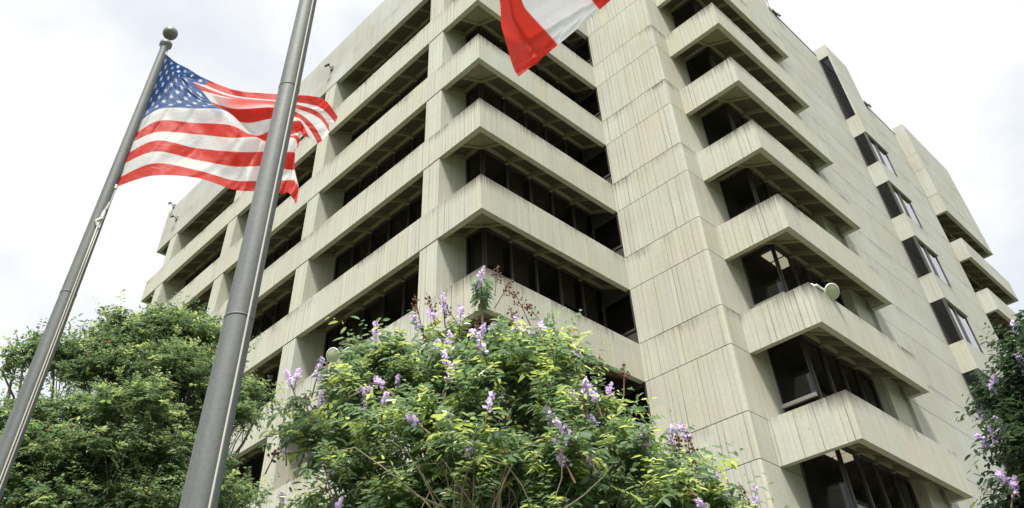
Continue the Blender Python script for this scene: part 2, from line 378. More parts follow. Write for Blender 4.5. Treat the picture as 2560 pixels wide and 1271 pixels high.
def window_run(name, ax, t0, t1, z0, z1, step, depth=DG, glass='glass', blinds=False, sill=False):
    """one strip of glazing with its frame"""
    gm = MB(); gm.quad(P(ax,t0,depth+.03,z0), P(ax,t1,depth+.03,z0), P(ax,t1,depth+.03,z1), P(ax,t0,depth+.03,z1))
    wdw = gm.build(name, M[glass], B)
    fm = MB(); n = max(1, round((t1-t0)/step))
    for i in range(n+1):
        tt = t0 + (t1-t0)*i/n; rbox(fm, ax, max(t0, tt-.045), min(t1, tt+.045), depth-.05, depth+.09, z0+.0015*i, z1-.0015*i)
    rbox(fm, ax, t0, t1, depth-.045, depth+.085, z0-.03, z0+.07); rbox(fm, ax, t0, t1, depth-.043, depth+.083, z1-.12, z1+.01)
    fm.build('window_frame', M['frame'], wdw)
    if blinds:
        for i in range(n):
            if (i*7+int(z0*3)) % 3 != 0:
                a = t0 + (t1-t0)*(i+.12)/n; b = t0 + (t1-t0)*(i+.88)/n; bm_ = MB()
                rbox(bm_, ax, a, b, depth+.25, depth+.27, z1 - (z1-z0)*(.55+.4*((i*5) % 3)/2), z1-.02); bm_.build('blind', M['blind'], wdw)
    if sill:
        sm = MB(); rbox(sm, ax, t0+.02, t1, depth-(.16 if depth > .5 else .035), depth-.05 if depth > .5 else depth-.002, z0-.03, z0+(.09 if depth > .5 else .05)); sm.build('window_sill', M['sill'], wdw)
    return wdw
AXL = ((0,0), (0,1), (1,0))           # left-hand facade: along +y, inwards +x
AXR = ((0,0), (1,0), (0,1))           # right-hand face of the corner
c1, cw, cb = 2.30, .965, 8.837
cols = [c1 + cb*i for i in range(4)]
bays = [(DG, c1)] + [(cols[i]+cw, cols[i+1]) for i in range(3)] + [(cols[3]+cw, WY-.3)]
jl = sorted([c + cw/2 + .9 for c in cols] + [c + cw/2 + .9 + cb/2 for c in cols] + [c1 - .5])
for k in range(-1, 7):
    z = zf(k); top = z + S if k < 6 else ZR
    mt = M['conc'] if k < 6 else M['conc_roof']
    mb = MB(); band(mb, AXL, LIP, WY, z, top, jl); band(mb, AXR, 0, L1+.3, z, top, [3.9])
    rbox(mb, AXL, WY-LIP, WY, LIP, 6, z, top)                      # the band turns the far corner
    sp_ = mb.build('balcony_band', mt, B)
    cm = MB(); rbox(cm, AXL, LIP, WY-.2, .035, LIP-.03, z+.02, top-.02); rbox(cm, AXR, .3, L1, .035, LIP-.03, z+.02, top-.02); cm.build('joint_filler', M['joint'], sp_)
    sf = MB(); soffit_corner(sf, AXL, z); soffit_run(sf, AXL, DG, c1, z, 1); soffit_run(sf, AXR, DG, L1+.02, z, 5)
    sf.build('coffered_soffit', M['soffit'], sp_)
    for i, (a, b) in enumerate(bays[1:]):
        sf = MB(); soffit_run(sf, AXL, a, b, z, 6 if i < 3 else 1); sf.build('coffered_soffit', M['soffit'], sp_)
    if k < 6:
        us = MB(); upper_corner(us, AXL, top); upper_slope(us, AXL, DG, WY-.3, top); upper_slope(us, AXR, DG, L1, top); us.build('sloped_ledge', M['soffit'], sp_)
    # columns standing on this band up to the next
    if k < 6:
        for c in cols:
            m2 = MB(); zt = zf(k+1)
            rbox(m2, AXL, c, c+cw, .022, LIP, top+.004, zt-.018)
            rbox(m2, AXL, c, c+cw, LIP, DG+.1, top+.004, zt+RISE+.05)
            m2.build('column', M['conc'], B)
        g0, g1 = top+.60, zf(k+1)+RISE+.02
        for a, b in bays: window_run('window', AXL, a if a != DG else DG+.03, b, g0, g1, 1.3, blinds=k < 3)
        window_run('window', AXR, DG+.03, L1+.1, g0, g1, 1.28, blinds=k < 3)
        # narrow side light in the flank of the tower, between band and window plane
        sl = ((L1, 0), (0, 1), (1, 0))
        window_run('narrow_window', sl, .02, DG+.05, top+.62, zf(k+1)-.01, 1.4, depth=.03, sill=True)
        fl = MB(); fl.box(L1+.02, L1+.3, .02, DG+.2, zf(k)-.1, top+.55); fl.build('window_apron', M['frame'], B)
# tower wall: pilaster with rounded edge, open horizontal joints at every band
def arc(cx, cy, r, a0, a1, n=6): return [(cx+r*math.cos(R(a0+(a1-a0)*i/n)), cy+r*math.sin(R(a0+(a1-a0)*i/n))) for i in range(n+1)]
XJ = 10.25
def pil_poly(inset):
    r = .09
    return ([(L1+inset, .0 - inset*.0)] + arc(L1+r+inset, -D1+r+inset, r, 180, 270) + [(XJ, -D1+inset), (XJ, -D1+.4), (L1+.45, -D1+.4), (L1+.45, 0)])
zs = []
for k in range(-2, 8):
    zs += [(zf(k), zf(k)+S), (zf(k)+S, zf(k+1))]
zs = [(max(a, 0), min(b, ZT)) for a, b in zs if b > .2 and a < ZT-.1]
mb = MB(); mb.prism(pil_poly(.035), 0, ZT-.05); mb.build('joint_filler', M['joint'], B)
for a, b in zs: MB().prism(pil_poly(0), a+.013, b-.013 if b < ZT else b).build('pier_panel', M['conc'], B)
# tower balconies
AXA = ((L2, -D2), (0, 1), (1, 0)); AXB = ((L2, -D2), (1, 0), (0, 1))
GB = -D2 + DG
for k in range(-1, 7):
    z = zf(k); top = z + S if k < 6 else ZT
    mt = M['conc']
    mb = MB(); band(mb, AXA, LIP, D2-D1-.002, z, top, []); band(mb, AXB, 0, L3-L2, z, top, [])
    mb.box(L3-LIP, L3, -D2+LIP, -D3-.005, z, top)
    sp_ = mb.build('tower_balcony', mt, B)
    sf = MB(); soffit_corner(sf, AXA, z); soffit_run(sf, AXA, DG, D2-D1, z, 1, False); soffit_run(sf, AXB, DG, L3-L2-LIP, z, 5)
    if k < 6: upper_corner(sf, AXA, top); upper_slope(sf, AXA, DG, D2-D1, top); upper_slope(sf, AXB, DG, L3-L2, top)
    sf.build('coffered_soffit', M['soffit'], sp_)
    if k < 6:
        g0, g1 = top+.60, zf(k+1)+RISE+.02
        window_run('tower_window', AXA, DG+.02, D2-D1+.02, top+.76, g1, 2.0, sill=True)
        window_run('tower_window', AXB, DG+.03, 15.3-L2, g0, g1, 1.3, blinds=k in (2, 4))
        pm = MB(); pm.box(15.28, L3+.02, -5.38, -4.6, top-.2, zf(k+1)+RISE); pm.build('window_jamb', M['conc'], B)
# flat tower wall of storey-high panels with open joints
mb = MB(); mb.box(L3+.05, LC-.05, -D3+.03, -D3+.3, 0, ZT-.05); mb.build('joint_filler', M['joint'], B)
for a, b in zs: MB().box(L3, LC, -D3, -D3+.35, a+.012, b-.012 if b < ZT else b).build('wall_panel', M['conc_plain'], B)
M['coping'] = mat('dark_coping', (.10,.10,.095), .7)
for a, b in ((L3+.01, LB-.01), (LB2+.01, LC-.01)): MB().box(a, b, -D3-.03, -D3+.4, ZT+.004, ZT+.08).build('roof_coping', M['coping'], B)
# oriel: a strip of boxed-out windows up the wall
for k in range(-1, 7): MB().box(LB, LB2, -D4, -D3-.004, zf(k), zf(k)+S).build('oriel_band', M['conc_plain'], B)
MB().box(LB, LB2, -D4, -D3+.3, Z0+29.75, Z0+30.75).build('oriel_cap', M['conc_plain'], B)
MB().box(LB, LB2, -D4, -D4+.12, zf(6)+S+.012, Z0+27.8).box(LB2-.12, LB2, -D4+.12, -D3-.004, zf(6)+S+.012, Z0+29.74).box(LB, LB2, -D4, -D4+.12, Z0+27.825, Z0+29.74).build('oriel_panel', M['conc_plain'], B)
def oriel_window(a, b, front):
    e = .05 if front else .12; f_ = .14 if front else .13
    gm = MB(); gm.quad((LB+e,-D4+.05,a),(LB+e,-D3,a),(LB+e,-D3,b),(LB+e,-D4+.05,b)); ow = gm.build('oriel_window', M['glass'], B)
    fm = MB(); fm.box(LB+.02, LB+.16, -D3-.07, -D3-.005, a, b)
    if front:
        gf = MB(); gf.quad((LB+.05,-D4+f_,a),(LB2-.05,-D4+f_,a),(LB2-.05,-D4+f_,b),(LB+.05,-D4+f_,b)); gf.build('pane', M['glass_front'], ow)
        gf = MB(); gf.quad((LB2-.05,-D4+f_,a),(LB2-.05,-D3,a),(LB2-.05,-D3,b),(LB2-.05,-D4+f_,b)); gf.build('pane', M['glass'], ow)
        fm.box(LB+.01, LB+.09, -D4+.03, -D4+.15, a, b)
        for f in (.40, .47, .97): fm.box(LB+(LB2-LB)*f-.045, LB+(LB2-LB)*f+.045, -D4+.10, -D4+.2, a+.001, b-.001)
        fm.box(LB+.1, LB2-.05, -D4+.10, -D4+.19, b-.10, b-.002); fm.box(LB+.1, LB2-.05, -D4+.10, -D4+.19, a+.002, a+.06)
    fm.build('window_frame', M['frame'], ow)
    return ow
for k in range(-1, 6):
    ow = oriel_window(zf(k)+S, zf(k+1), True)
    if k in (1, 2, 3, 4): MB().box(LB+.14, LB+.4, -D3-.42, -D3-.25, zf(k+1)-.035, zf(k+1)-.008).build('ceiling_light', M['sill'], ow)
oriel_window(zf(6)+S, Z0+29.75, False)
MB().box(LB+.75, LB2-.12, -D3-.02, -D3-.006, 0, ZT-.6).build('oriel_lining', M['inner'], B)
# far wing of the tower
AXF = ((LC, -D5), (1, 0), (0, 1))
for k in range(-1, 7):
    z = zf(k) if k < 6 else zf(6)-.06; top = z + S if k < 6 else Z0+30.85
    mb = MB()
    if k < 6: mb.box(LC, LC2+.12, -D5, -D5+LIP, z, top)
    else:
        for a, b in ((z, z+S), (z+S, z+H), (z+H, top)): mb.box(LC, LC2-.1, -D5, -D5+LIP, a+.012, b-.012 if b < top else b)
    xe = LC2+.12 if k < 6 else LC2-.1
    mb.box(xe-LIP, xe, -D5+LIP, -D3, z, top)
    if k < 6: mb.box(LC, LC+LIP, -D5+LIP, -D3-.003, z, top)
    else:
        for a, b in ((z, z+S), (z+S, z+H), (z+H, top)): mb.box(LC, LC+LIP, -D5+LIP, -D3-.003, a+.012, b-.012 if b < top else b)
    sp_ = mb.build('wing_balcony', M['conc_plain'], B)
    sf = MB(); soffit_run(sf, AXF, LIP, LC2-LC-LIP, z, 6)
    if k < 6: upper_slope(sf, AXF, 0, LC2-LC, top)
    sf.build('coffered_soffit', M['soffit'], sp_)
    if k < 6: window_run('wing_window', AXF, .02, LC2-LC, top+.6, zf(k+1)+RISE, 1.3)
# body of the building behind the facades: floor plates, core, roof, hidden walls
mb = MB()
for k in range(-1, 6):
    a, b = zf(k)+RISE+.03, zf(k)+S+.58
    mb.box(DG+.12, L1+.2, DG+.12, WY-.4, a, b); mb.box(L1+.2, LC2-.3, DG+.12, WY-.4, a, b); mb.box(XJ+.12, LC2-.3, GB+.12, DG+.12, a, b)
    mb.box(L1+.5, XJ+.12, -D1+.42, DG+.12, a, b)
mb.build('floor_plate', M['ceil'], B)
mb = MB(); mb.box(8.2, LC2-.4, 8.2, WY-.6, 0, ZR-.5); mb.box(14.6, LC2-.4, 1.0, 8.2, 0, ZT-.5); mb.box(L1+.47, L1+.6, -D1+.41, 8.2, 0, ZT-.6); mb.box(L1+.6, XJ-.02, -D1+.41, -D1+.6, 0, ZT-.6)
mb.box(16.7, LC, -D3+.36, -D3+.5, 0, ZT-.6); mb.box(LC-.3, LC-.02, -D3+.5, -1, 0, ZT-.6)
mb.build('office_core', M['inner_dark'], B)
mb = MB(); mb.box(LIP, L1+.4, LIP, WY-LIP, zf(6)+.9, zf(6)+1.2); mb.box(L1+.4, LC2-.2, .5, WY-LIP, zf(6)+.9, zf(6)+1.2); mb.box(L1+.46, LC2-.2, -D3+.36, .5, ZT-.5, ZT-.2)
mb.build('roof', M['conc_roof'], B)
mb = MB(); mb.box(6, LC2, WY-.05, WY+.3, 0, ZR); mb.box(LC2-.2, LC2-.02, -D3+.01, WY-.05, 0, ZT-.1); mb.box(L1+.46, LC2-.2, .5, .8, ZR-2.2, ZT-.1)
mb.box(DG+.2, LC2-.5, DG+.3, WY-.5, .02, zf(-1)+.6); mb.box(L2+1.2, LC2-.4, GB+.1, DG+.3, .02, zf(-1)+.6)
mb.build('wall', M['conc_plain'], B)
# lit ceiling panels seen through the tower windows
for k in (0, 2):
    zc = zf(k)+RISE+.005
    for xx in ((.5, 1.1), (1.25, 1.9)): MB().box(XJ+xx[0], XJ+xx[1], -4.75, -4.2, zc-.02, zc+.02).build('ceiling_light', M['lit'], B)

for pa, pb in (((2016,936),(2036,988)), ((1943,700),(1955,738)), ((2103,1205),(2122,1275))):
    a, b = at_x(*pa, XJ+.12), at_x(*pb, XJ+.12)
    MB().box(XJ+.10, XJ+.14, b.y-.045, b.y+.045, b.z, a.z).build('blind', M['sill'], B)
# ------------------------------------------------------------------ fixtures on the building
def floodlight(p, aim, arm_from, label):
    p = Vector(p); o = empty('floodlight', p)
    tag(o, label, 'floodlight', 'floodlights on the balcony rim')
    a = Vector(aim).normalized(); Mx = Matrix.Translation(p) @ a.to_track_quat('Z', 'Y').to_matrix().to_4x4()
    k = .275
    MB().lathe([(0,-1.4*k),(.25*k,-1.38*k),(.32*k,-1.1*k),(.46*k,-.9*k),(.82*k,-.32*k),(.97*k,.0),(1.0*k,.12*k),(.93*k,.12*k)], Mx, 28).build('lamp_housing', M['lamp_white'], o, True)
    MB().lathe([(.94*k,.10*k),(.6*k,.19*k),(.3*k,.23*k),(0,.25*k)], Mx, 28).build('lens', M['lens'], o, True)
    MB().lathe([(.93*k,.15*k),(1.03*k,.13*k),(1.03*k,.02*k),(.96*k,.0)], Mx, 28).build('lens_rim', M['lamp_white'], o, True)
    af = Vector(arm_from)
    MB().tube([af, af + (p-af)*.3 + Vector((0,0,.12)), p - a*1.2*k], .045, 8).tube([af-Vector((0,0,.1)), af+Vector((0,0,.08))], .09, 10).build('bracket_arm', M['lamp_white'], o, True)
zE = zf(1)+S
pR = at_y(2079, 729, -D2-.12); floodlight(pR, (-.35,-.60,-.44), (pR.x-1.0, -D2+.12, zE+.05), 'white bell-shaped floodlight on the tower balcony rim, pale lens facing down')
pL = at_x(833, 889, -.12); floodlight(pL, (-.75,-.29,-.38), (.12, pL.y-1.0, zE+.05), 'white floodlight at the edge of the flowering tree, on the long balcony rim')
def wall_cam(p, nrm, label, over=False):
    p = Vector(p); n = Vector(nrm); o = empty('security_camera', p); tag(o, label, 'security camera', 'small cameras on the parapet')
    s = Vector((0,1,0)) if abs(n.x) > .5 else Vector((1,0,0))
    MB().tube([p, p+n*.3+Vector((0,0,.1))], .03, 6).build('bracket_arm', M['grey_fix'], o)
    q0 = p+n*.34+Vector((0,0,.02))
    MB().tube([q0+s*.16+Vector((0,0,.05)), q0-s*.2-Vector((0,0,.10))], [.06,.06], 10).build('camera_body', M['black'], o)
    MB().box(p.x-.05 if abs(n.x)>.5 else p.x-.1, p.x+.05 if abs(n.x)>.5 else p.x+.1, p.y-.12, p.y+.12, p.z-.12, p.z+.14).build('mounting_plate', M['grey_fix'], o)
wall_cam(at_x(830, 172, -.03), (-1,0,0), 'small dark camera on the parapet face right of the main pole')
wall_cam(at_x(442, 547, -.03), (-1,0,0), 'small dark camera low on the parapet face at its far left end')
pc = at_x(436, 513, -.02); wall_cam((pc.x, pc.y, ZR+.05), (-1,0,.3), 'dark camera on an arm above the far left roof corner, against sky')
def roof_box(px, py, label):
    p = at_y(px, py, -D3-.15); o = empty('roof_fixture', p); tag(o, label, 'fixture', 'fixtures on the tower roof edge')
    MB().box(p.x-.3, p.x+.3, -D3-.12, -D3+.1, ZT+.085, ZT+.26).build('fixture_box', M['grey_fix'], o)
    MB().tube([(p.x+.22,-D3-.2,ZT-.14),(p.x+.22,-D3-.16,ZT+.15)], .08, 8).build('lamp_can', M['black'], o)
roof_box(1952, 58, 'small grey lamp fixture on the roof edge left of the boxed window strip')
roof_box(2177, 277, 'small grey lamp fixture on the roof edge between the two projecting blocks')
# black raised lettering high on the tower wall, cut by the top of the picture
o = empty('roof_sign', at_y(1900, 20, -D3)); tag(o, 'black raised letter strokes on pale tower wall just under the roof edge', 'sign')
def stroke(pts, r):
    mb = MB(); off = Vector((0,-.12,0))
    mb.tube([at_y(1840+x/12.71, y/12.71, -D3) + off for x, y in pts], r, 6); return mb
stroke([(430,-90),(500,0),(560,70),(655,155)], .085).build('letter', M['black'], o)
stroke([(560,-70),(610,10),(650,55)], .06).build('letter', M['black'], o)
stroke([(690,-30),(760,30),(840,120)], .09).build('letter', M['black'], o)
stroke([(700,90),(755,160),(780,260),(850,345),(920,385),(1005,505)], .08).build('letter', M['black'], o)
stroke([(880,260),(990,330)], .06).build('letter', M['grey_fix'], o)
stroke([(830,-60),(945,90),(1000,260),(1050,345)], .03).build('sign_cable', M['grey_fix'], o)

# ------------------------------------------------------------------ flagpoles
def flagpole(x, y, hgt, r0, r1, label, hal_top, hal_ropes, clip_z=None):
    o = empty('flagpole', (x, y, 0)); tag(o, label, 'flagpole', 'flagpoles in front of the building')
    pm = MB(); n = 14
    seams = [.40*hgt, .61*hgt]
    prof = []
    for i in range(n+1):
        z = hgt*i/n; f = max(0., (z/hgt-.12)/.88); prof.append((r0 + (r1-r0)*f, z))
    Mx = Matrix.Translation((x, y, 0))
    pm.lathe(prof, Mx, 32); pm.build('pole', M['pole'], o, True)
    for sz in seams:
        f = (sz/hgt-.12)/.88; rr = r0+(r1-r0)*f
        MB().lathe([(rr-.002, sz-.012),(rr+.0035, sz-.01),(rr+.0035, sz+.004),(rr-.002, sz+.006)], Mx, 32).build('pole_seam', M['pole'], o, True)
    MB().lathe([(r0+.14,.012),(r0+.14,.05),(r0+.06,.14),(r0+.005,.19)], Mx, 32).build('base_collar', M['pole'], o, True)
    MB().lathe([(r1, hgt-.01),(r1*1.1,hgt+.02),(r1*1.6,hgt+.05),(r1*1.6,hgt+.10),(r1*.9,hgt+.12),(.018,hgt+.125),(.018,hgt+.26)], Mx, 24).build('truck', M['ball'], o, True)
    bl = MB(); bz = hgt+.34; rb = .108
    bl.lathe([(rb*math.sin(math.pi*i/14), bz-rb*math.cos(math.pi*i/14)) for i in range(15)], Mx, 28); bl.build('ball_finial', M['ball'], o, True)
    d = Vector((CAM.x-x, CAM.y-y, 0)).normalized(); rt = Vector((-d.y, d.x, 0))    # towards the lens' side of the pole / its right
    for off, gap in hal_ropes:
        pts = []; rr_ = []
        for i in range(9):
            z = 1.2 + (hal_top-1.2)*i/8; f = max(0., (z/hgt-.12)/.88); rad = r0+(r1-r0)*f
            s = off*rad; pts.append(Vector((x,y,z)) + rt*s + d*(math.sqrt(max(0, rad*rad-s*s))+gap)); rr_.append(.0078)
        MB().tube(pts, rr_, 6).build('halyard', M['rope'], o, True)
    ck = MB(); z = 1.2; ck.tube([Vector((x,y,z))+d*r0, Vector((x,y,z))+d*(r0+.07)], .02, 8); ck.tube([Vector((x,y,z-.1))+d*(r0+.07), Vector((x,y,z+.1))+d*(r0+.07)], .015, 8); ck.build('cleat', M['clip'], o)
    if clip_z:
        cm = MB(); f = (clip_z/hgt-.12)/.88; rad = r0+(r1-r0)*f
        c0 = Vector((x,y,clip_z)) + rt*rad*.5 + d*(rad*.9+.02)
        cm.tube([c0+Vector((0,0,.12)), c0, c0-rt*.05-Vector((0,0,.05)), c0-Vector((0,0,.14))], [.018,.026,.02,.016], 8)
        cm.tube([c0+Vector((0,0,.26))+rt*.02, c0+Vector((0,0,.12))], .012, 6)
        cm.build('halyard_clip', M['clip'], o)
    return o
pMx, pMy = -11.964, -10.120
pLx, pLy = -12.312, -6.346
HP = Z0 + .38
flagpole(pMx, pMy, Z0+1.35, .122, .072, 'tall grey tapered flagpole nearest the viewer, its top out of sight', Z0+1.2, [(.56, .03)])
flagpole(pLx, pLy, HP, .122, .055, 'grey flagpole with ball top, the American flag flying from it', Z0-2.75, [(.34, .022), (.60, .022)], Z0-2.85)

# ------------------------------------------------------------------ flags
def catmull(P_, n):
    """P_: array (k, ...) -> n samples along axis 0"""
    k = len(P_); ts = np.linspace(0, k-1, n); out_ = []
    for t_ in ts:
        i = min(int(t_), k-2); f = t_-i
        p0, p1, p2, p3 = P_[max(i-1,0)], P_[i], P_[i+1], P_[min(i+2,k-1)]
        out_.append(.5*((2*p1)+(p2-p0)*f+(2*p0-5*p1+4*p2-p3)*f*f+(3*p1-p0-3*p2+p3)*f**3))
    return np.array(out_)
def grid_faces(nu, nv):
    i = np.arange(nu-1)[:, None]*nv + np.arange(nv-1)[None, :]
    return np.stack([i, i+nv, i+nv+1, i+1], -1).reshape(-1, 4)
def smooth_grid(G, it):
    for _ in range(it):
        A = G.copy()
        A[1:-1] = .5*G[1:-1] + .25*(G[:-2]+G[2:]); B_ = A.copy()
        B_[:,1:-1] = .5*A[:,1:-1] + .25*(A[:,:-2]+A[:,2:]); G = B_
    return G
def pix2w(G):
    """G (...,3): photo px, py, depth -> world"""
    a = (G[...,0]-1280)/FPX; b = (G[...,1]-V0)/FPX; w_ = G[...,2]
    return np.array(CAM) + (np.array(FW) + a[...,None]*np.array(RT) - b[...,None]*np.array(UP))*w_[...,None]
# American flag; rows: 14 stripe edges, columns from hoist to fly, in crop units
US = [
 [(425,15),(397,93),(369,171),(341,249),(313,327),(285,405),(258,482),(230,560),(187,665),(163,735),(108,835),(78,920),(35,1035),(22,1102)],
 [(520,85),(497,112),(468,160),(448,225),(430,300),(415,370),(405,425),(396,466),(385,563),(372,655),(362,724),(352,815),(340,912),(330,1010)],
 [(625,140),(600,178),(555,195),(575,262),(602,332),(632,390),(652,432),(668,463),(668,582),(676,674),(680,786),(690,884),(690,966),(690,1027)],
 [(748,213),(715,250),(610,226),(690,305),(768,395),(840,437),(890,464),(932,486),(958,600),(975,703),(980,816),(980,936),(980,1048),(980,1120)],
 [(1010,313),(985,355),(952,360),(965,376),(1000,466),(1062,578),(1142,674),(1155,690),(1120,672),(1165,696),(1150,820),(1140,937),(1130,1055),(1120,1135)],
 [(1340,345),(1330,396),(1312,402),(1310,412),(1310,455),(1300,548),(1290,645),(1270,738),(1262,722),(1270,736),(1262,815),(1250,934),(1245,1055),(1240,1143)],
 [(1620,360),(1585,425),(1545,440),(1520,468),(1510,497),(1500,535),(1495,562),(1490,668),(1475,680),(1465,700),(1450,820),(1430,962),(1400,1050),(1385,1155)],
 [(1742,400),(1715,470),(1690,500),(1690,545),(1640,600),(1600,620),(1560,600),(1535,650),(1512,690),(1505,740),(1482,822),(1476,965),(1480,1050),(1440,1150)],
 [(1840,530),(1815,575),(1768,600),(1770,655),(1712,722),(1672,742),(1602,700),(1548,690),(1530,722),(1512,790),(1492,838),(1490,965),(1520,1110),(1500,1240)],
]
US = np.array(US, float); US[...,0] = US[...,0]/3.2586 + 280; US[...,1] = US[...,1]/3.2586 + 130
US[0,:,0] += 3
hoist_w = np.linspace(11.66, 9.93, 14)
dep = np.zeros(US.shape[:2]); uu = np.linspace(0,1,9)[:,None]; vv = np.linspace(0,1,14)[None,:]
dep = hoist_w[None,:]*(1-uu*.0) + 1.5*uu*(1-.35*vv) + .20*np.sin(2*math.pi*(1.25*uu+.35*vv))*np.minimum(1,uu*4) + .10*np.sin(2*math.pi*(2.7*uu-.8*vv)+1.)*np.minimum(1,uu*3)
pl = np.zeros((9,14)); pl[2,0:3] += .30; pl[3,0:2] += .42; pl[4,4:8] += .30; pl[4,0:3] += .18; pl[5,4:8] += .25; pl[6,4:8] += .12; pl[3,5:7] += .1
pl[7,4:7] -= .22; pl[8,3:8] -= .28; pl[8,11:] -= .15
ctrl = np.concatenate([US, (dep+pl)[...,None]], -1)
NU, NV = 420, 235
Gv = catmull(ctrl.transpose(1,0,2), NV)                # stripes direction first
G = catmull(Gv.transpose(1,0,2), NU)
G = smooth_grid(G, 3)
u = np.linspace(0,1,NU)[:,None]; v = np.linspace(0,1,NV)[None,:]
G[...,2] += .022*np.sin(34*u+9*v+3*np.sin(7*v))*np.minimum(1,u*6) + .012*np.sin(71*u-38*v)*np.minimum(1,u*6)*np.clip(1.2-v,0,1)
dg = u*1.9 + v*.9
G[...,2] += (.05*np.exp(-((np.mod(dg*2.3+.35*np.sin(3*v+u*5),1)-.5)/.13)**2) + .028*np.exp(-((np.mod(dg*5.1+.5*np.sin(6*u),1)-.5)/.16)**2))*np.minimum(1,u*5)
V3 = pix2w(G)
stripe = np.floor(np.clip(v*13,0,12.999)).astype(int) + 0*(u>2)
RED, WHITE, BLUE = np.array((.74,.045,.03)), np.array((.90,.905,.915)), np.array((.022,.095,.33))
C_ = np.where((stripe % 2 == 0)[...,None], RED, WHITE)
C_ = np.broadcast_to(C_, (NU,NV,3)).copy()
cu = .40; canton = (u < cu) & (v < 7/13)
C_[canton] = BLUE
# fifty five-pointed stars in staggered rows
X = u*1.9; Y = v
star = np.zeros((NU,NV), bool)
for r_ in range(9):
    cols_ = 6 if r_ % 2 == 0 else 5
    for c_ in range(cols_):
        sx = cu*1.9*((2*c_+1 if r_ % 2 == 0 else 2*c_+2)/12); sy = 7/13*(r_+1)/10
        dx, dy = X-sx, Y-sy; rad = np.hypot(dx,dy); th_ = np.arctan2(dx,-dy)
        m5 = np.abs(((th_/(2*math.pi/5)+.5) % 1)-.5)*(2*math.pi/5)
        R0 = .029; ri = R0*.40
        lim = R0*ri*math.sin(math.pi/5)/(R0*np.sin(m5)+ri*np.sin(math.pi/5-m5)) if False else ri*R0*math.sin(math.pi/5)/(ri*np.sin(math.pi/5-m5)+0*R0+ (R0*np.sin(m5)) )
        star |= rad < lim
C_[star & canton] = (.82,.83,.85)
C_[:3] = (.78,.79,.8)                                   # canvas heading along the hoist
fl = empty('american_flag', (pLx, pLy, HP-.3))
tag(fl, 'red, white and blue stars and stripes flag streaming from the left pole', 'flag', 'flags')
np_mesh('flag_cloth', V3.reshape(-1,3), grid_faces(NU,NV), M['cloth'], fl, C_.reshape(-1,3), True)
tp = Vector(V3[0,0]); bt = Vector(V3[0,-1])
gr = MB()
for p in (tp, bt): gr.tube([p+Vector((0,0,.03)), p-Vector((0,0,.03))], .022, 8)
gr.tube([tp, Vector((pLx,pLy,HP+.08))], .009, 6); gr.tube([bt, Vector((bt.x,bt.y,bt.z-.35))], .009, 6)
gr.build('snap_hook', M['clip'], fl)
# five-striped red and white flag on the main pole; only its lower fly corner hangs into the picture
K_ = 5.778
hoist3 = [Vector((pMx, pMy, Z0+1.15-2.55*i/5)) + Vector((.09,-.05,0)) for i in range(6)]
def topix(p):
    d = p-CAM; w_ = d.dot(FW); return (1280+FPX*d.dot(RT)/w_, V0-FPX*d.dot(UP)/w_, w_)
h0 = np.array([topix(p) for p in hoist3])
fly = {1.0:[(2900,-1000),(2500,-600),(2070,-250),(1612,142),(1015,648),(440,1112)],
       .92:[(2690,-1150),(2290,-760),(1850,-430),(1440,-60),(850,455),(355,945)],
       .78:[(2350,-1400),(1900,-1080),(1500,-760),(1080,-430),(560,140),(205,430)],
       .60:[(1800,-1750),(1350,-1450),(960,-1150),(560,-800),(250,-260),(20,-220)]}
rows = [h0]
mid = np.array([[(h0[i,0]*.5 + (fly[.60][i][0]/K_+1220)*.5), (h0[i,1]*.5 + fly[.60][i][1]/K_*.5)+14*math.sin(i), 8.9] for i in range(6)]); rows.append(mid)
for uu_, wv_ in ((.60,8.62),(.78,8.42),(.92,8.22),(1.0,8.12)):
    rows.append(np.array([[x/K_+1220, y/K_, wv_+.16*math.sin(uu_*9+i*1.3)] for i,(x,y) in enumerate(fly[uu_])]))
rows = np.array(rows)
NU2, NV2 = 170, 150
G = catmull(catmull(rows.transpose(1,0,2), NV2).transpose(1,0,2), NU2)
u = np.linspace(0,1,NU2)[:,None]; v = np.linspace(0,1,NV2)[None,:]
# a sharp lengthwise pleat in the bottom stripe and cross wrinkles near the corner
s_ = (v-.90)/.018
G[...,2] += .05*np.exp(-((np.mod((u*1.5+v*1.2)*2.7+.3*np.sin(5*v),1)-.5)/.15)**2)*np.clip((u-.4)*3,0,1)
G[...,2] += -.10*np.exp(-s_*s_)*np.clip((u-.3)*3,0,1)*np.clip((1.0-u)*9,0,1) + .018*np.sin(60*u+22*v)*np.clip((u-.5)*2,0,1) + .03*np.sin(17*v-5*u) + .012*np.sin(95*u-40*v)*np.clip((u-.7)*4,0,1)
G[...,0] += 5*np.exp(-s_*s_)*np.clip((u-.3)*3,0,1)
V3 = pix2w(G)
st = np.floor(np.clip(v*5,0,4.999)).astype(int)
C_ = np.broadcast_to(np.where((st % 2 == 0)[...,None], np.array((.76,.055,.035)), WHITE), (NU2,NV2,3)).copy()
tri = (u < .52*(1-np.abs(v-.5)*2)); C_[tri] = (.05,.16,.42)
X = u*1.5; dx, dy = X-.27, v-.5; rad = np.hypot(dx,dy); th_ = np.arctan2(dx,-dy)
m5 = np.abs(((th_/(2*math.pi/5)+.5) % 1)-.5)*(2*math.pi/5); R0=.15; ri=R0*.39
C_[rad < ri*R0*math.sin(math.pi/5)/(ri*np.sin(math.pi/5-m5)+R0*np.sin(m5))] = (.82,.83,.85)
fl = empty('striped_flag', (pMx, pMy, Z0+1.1))
tag(fl, 'red and white striped flag, only its lower corner hanging into view over the building', 'flag', 'flags')
np_mesh('flag_cloth', V3.reshape(-1,3), grid_faces(NU2,NV2), M['cloth'], fl, C_.reshape(-1,3), True)

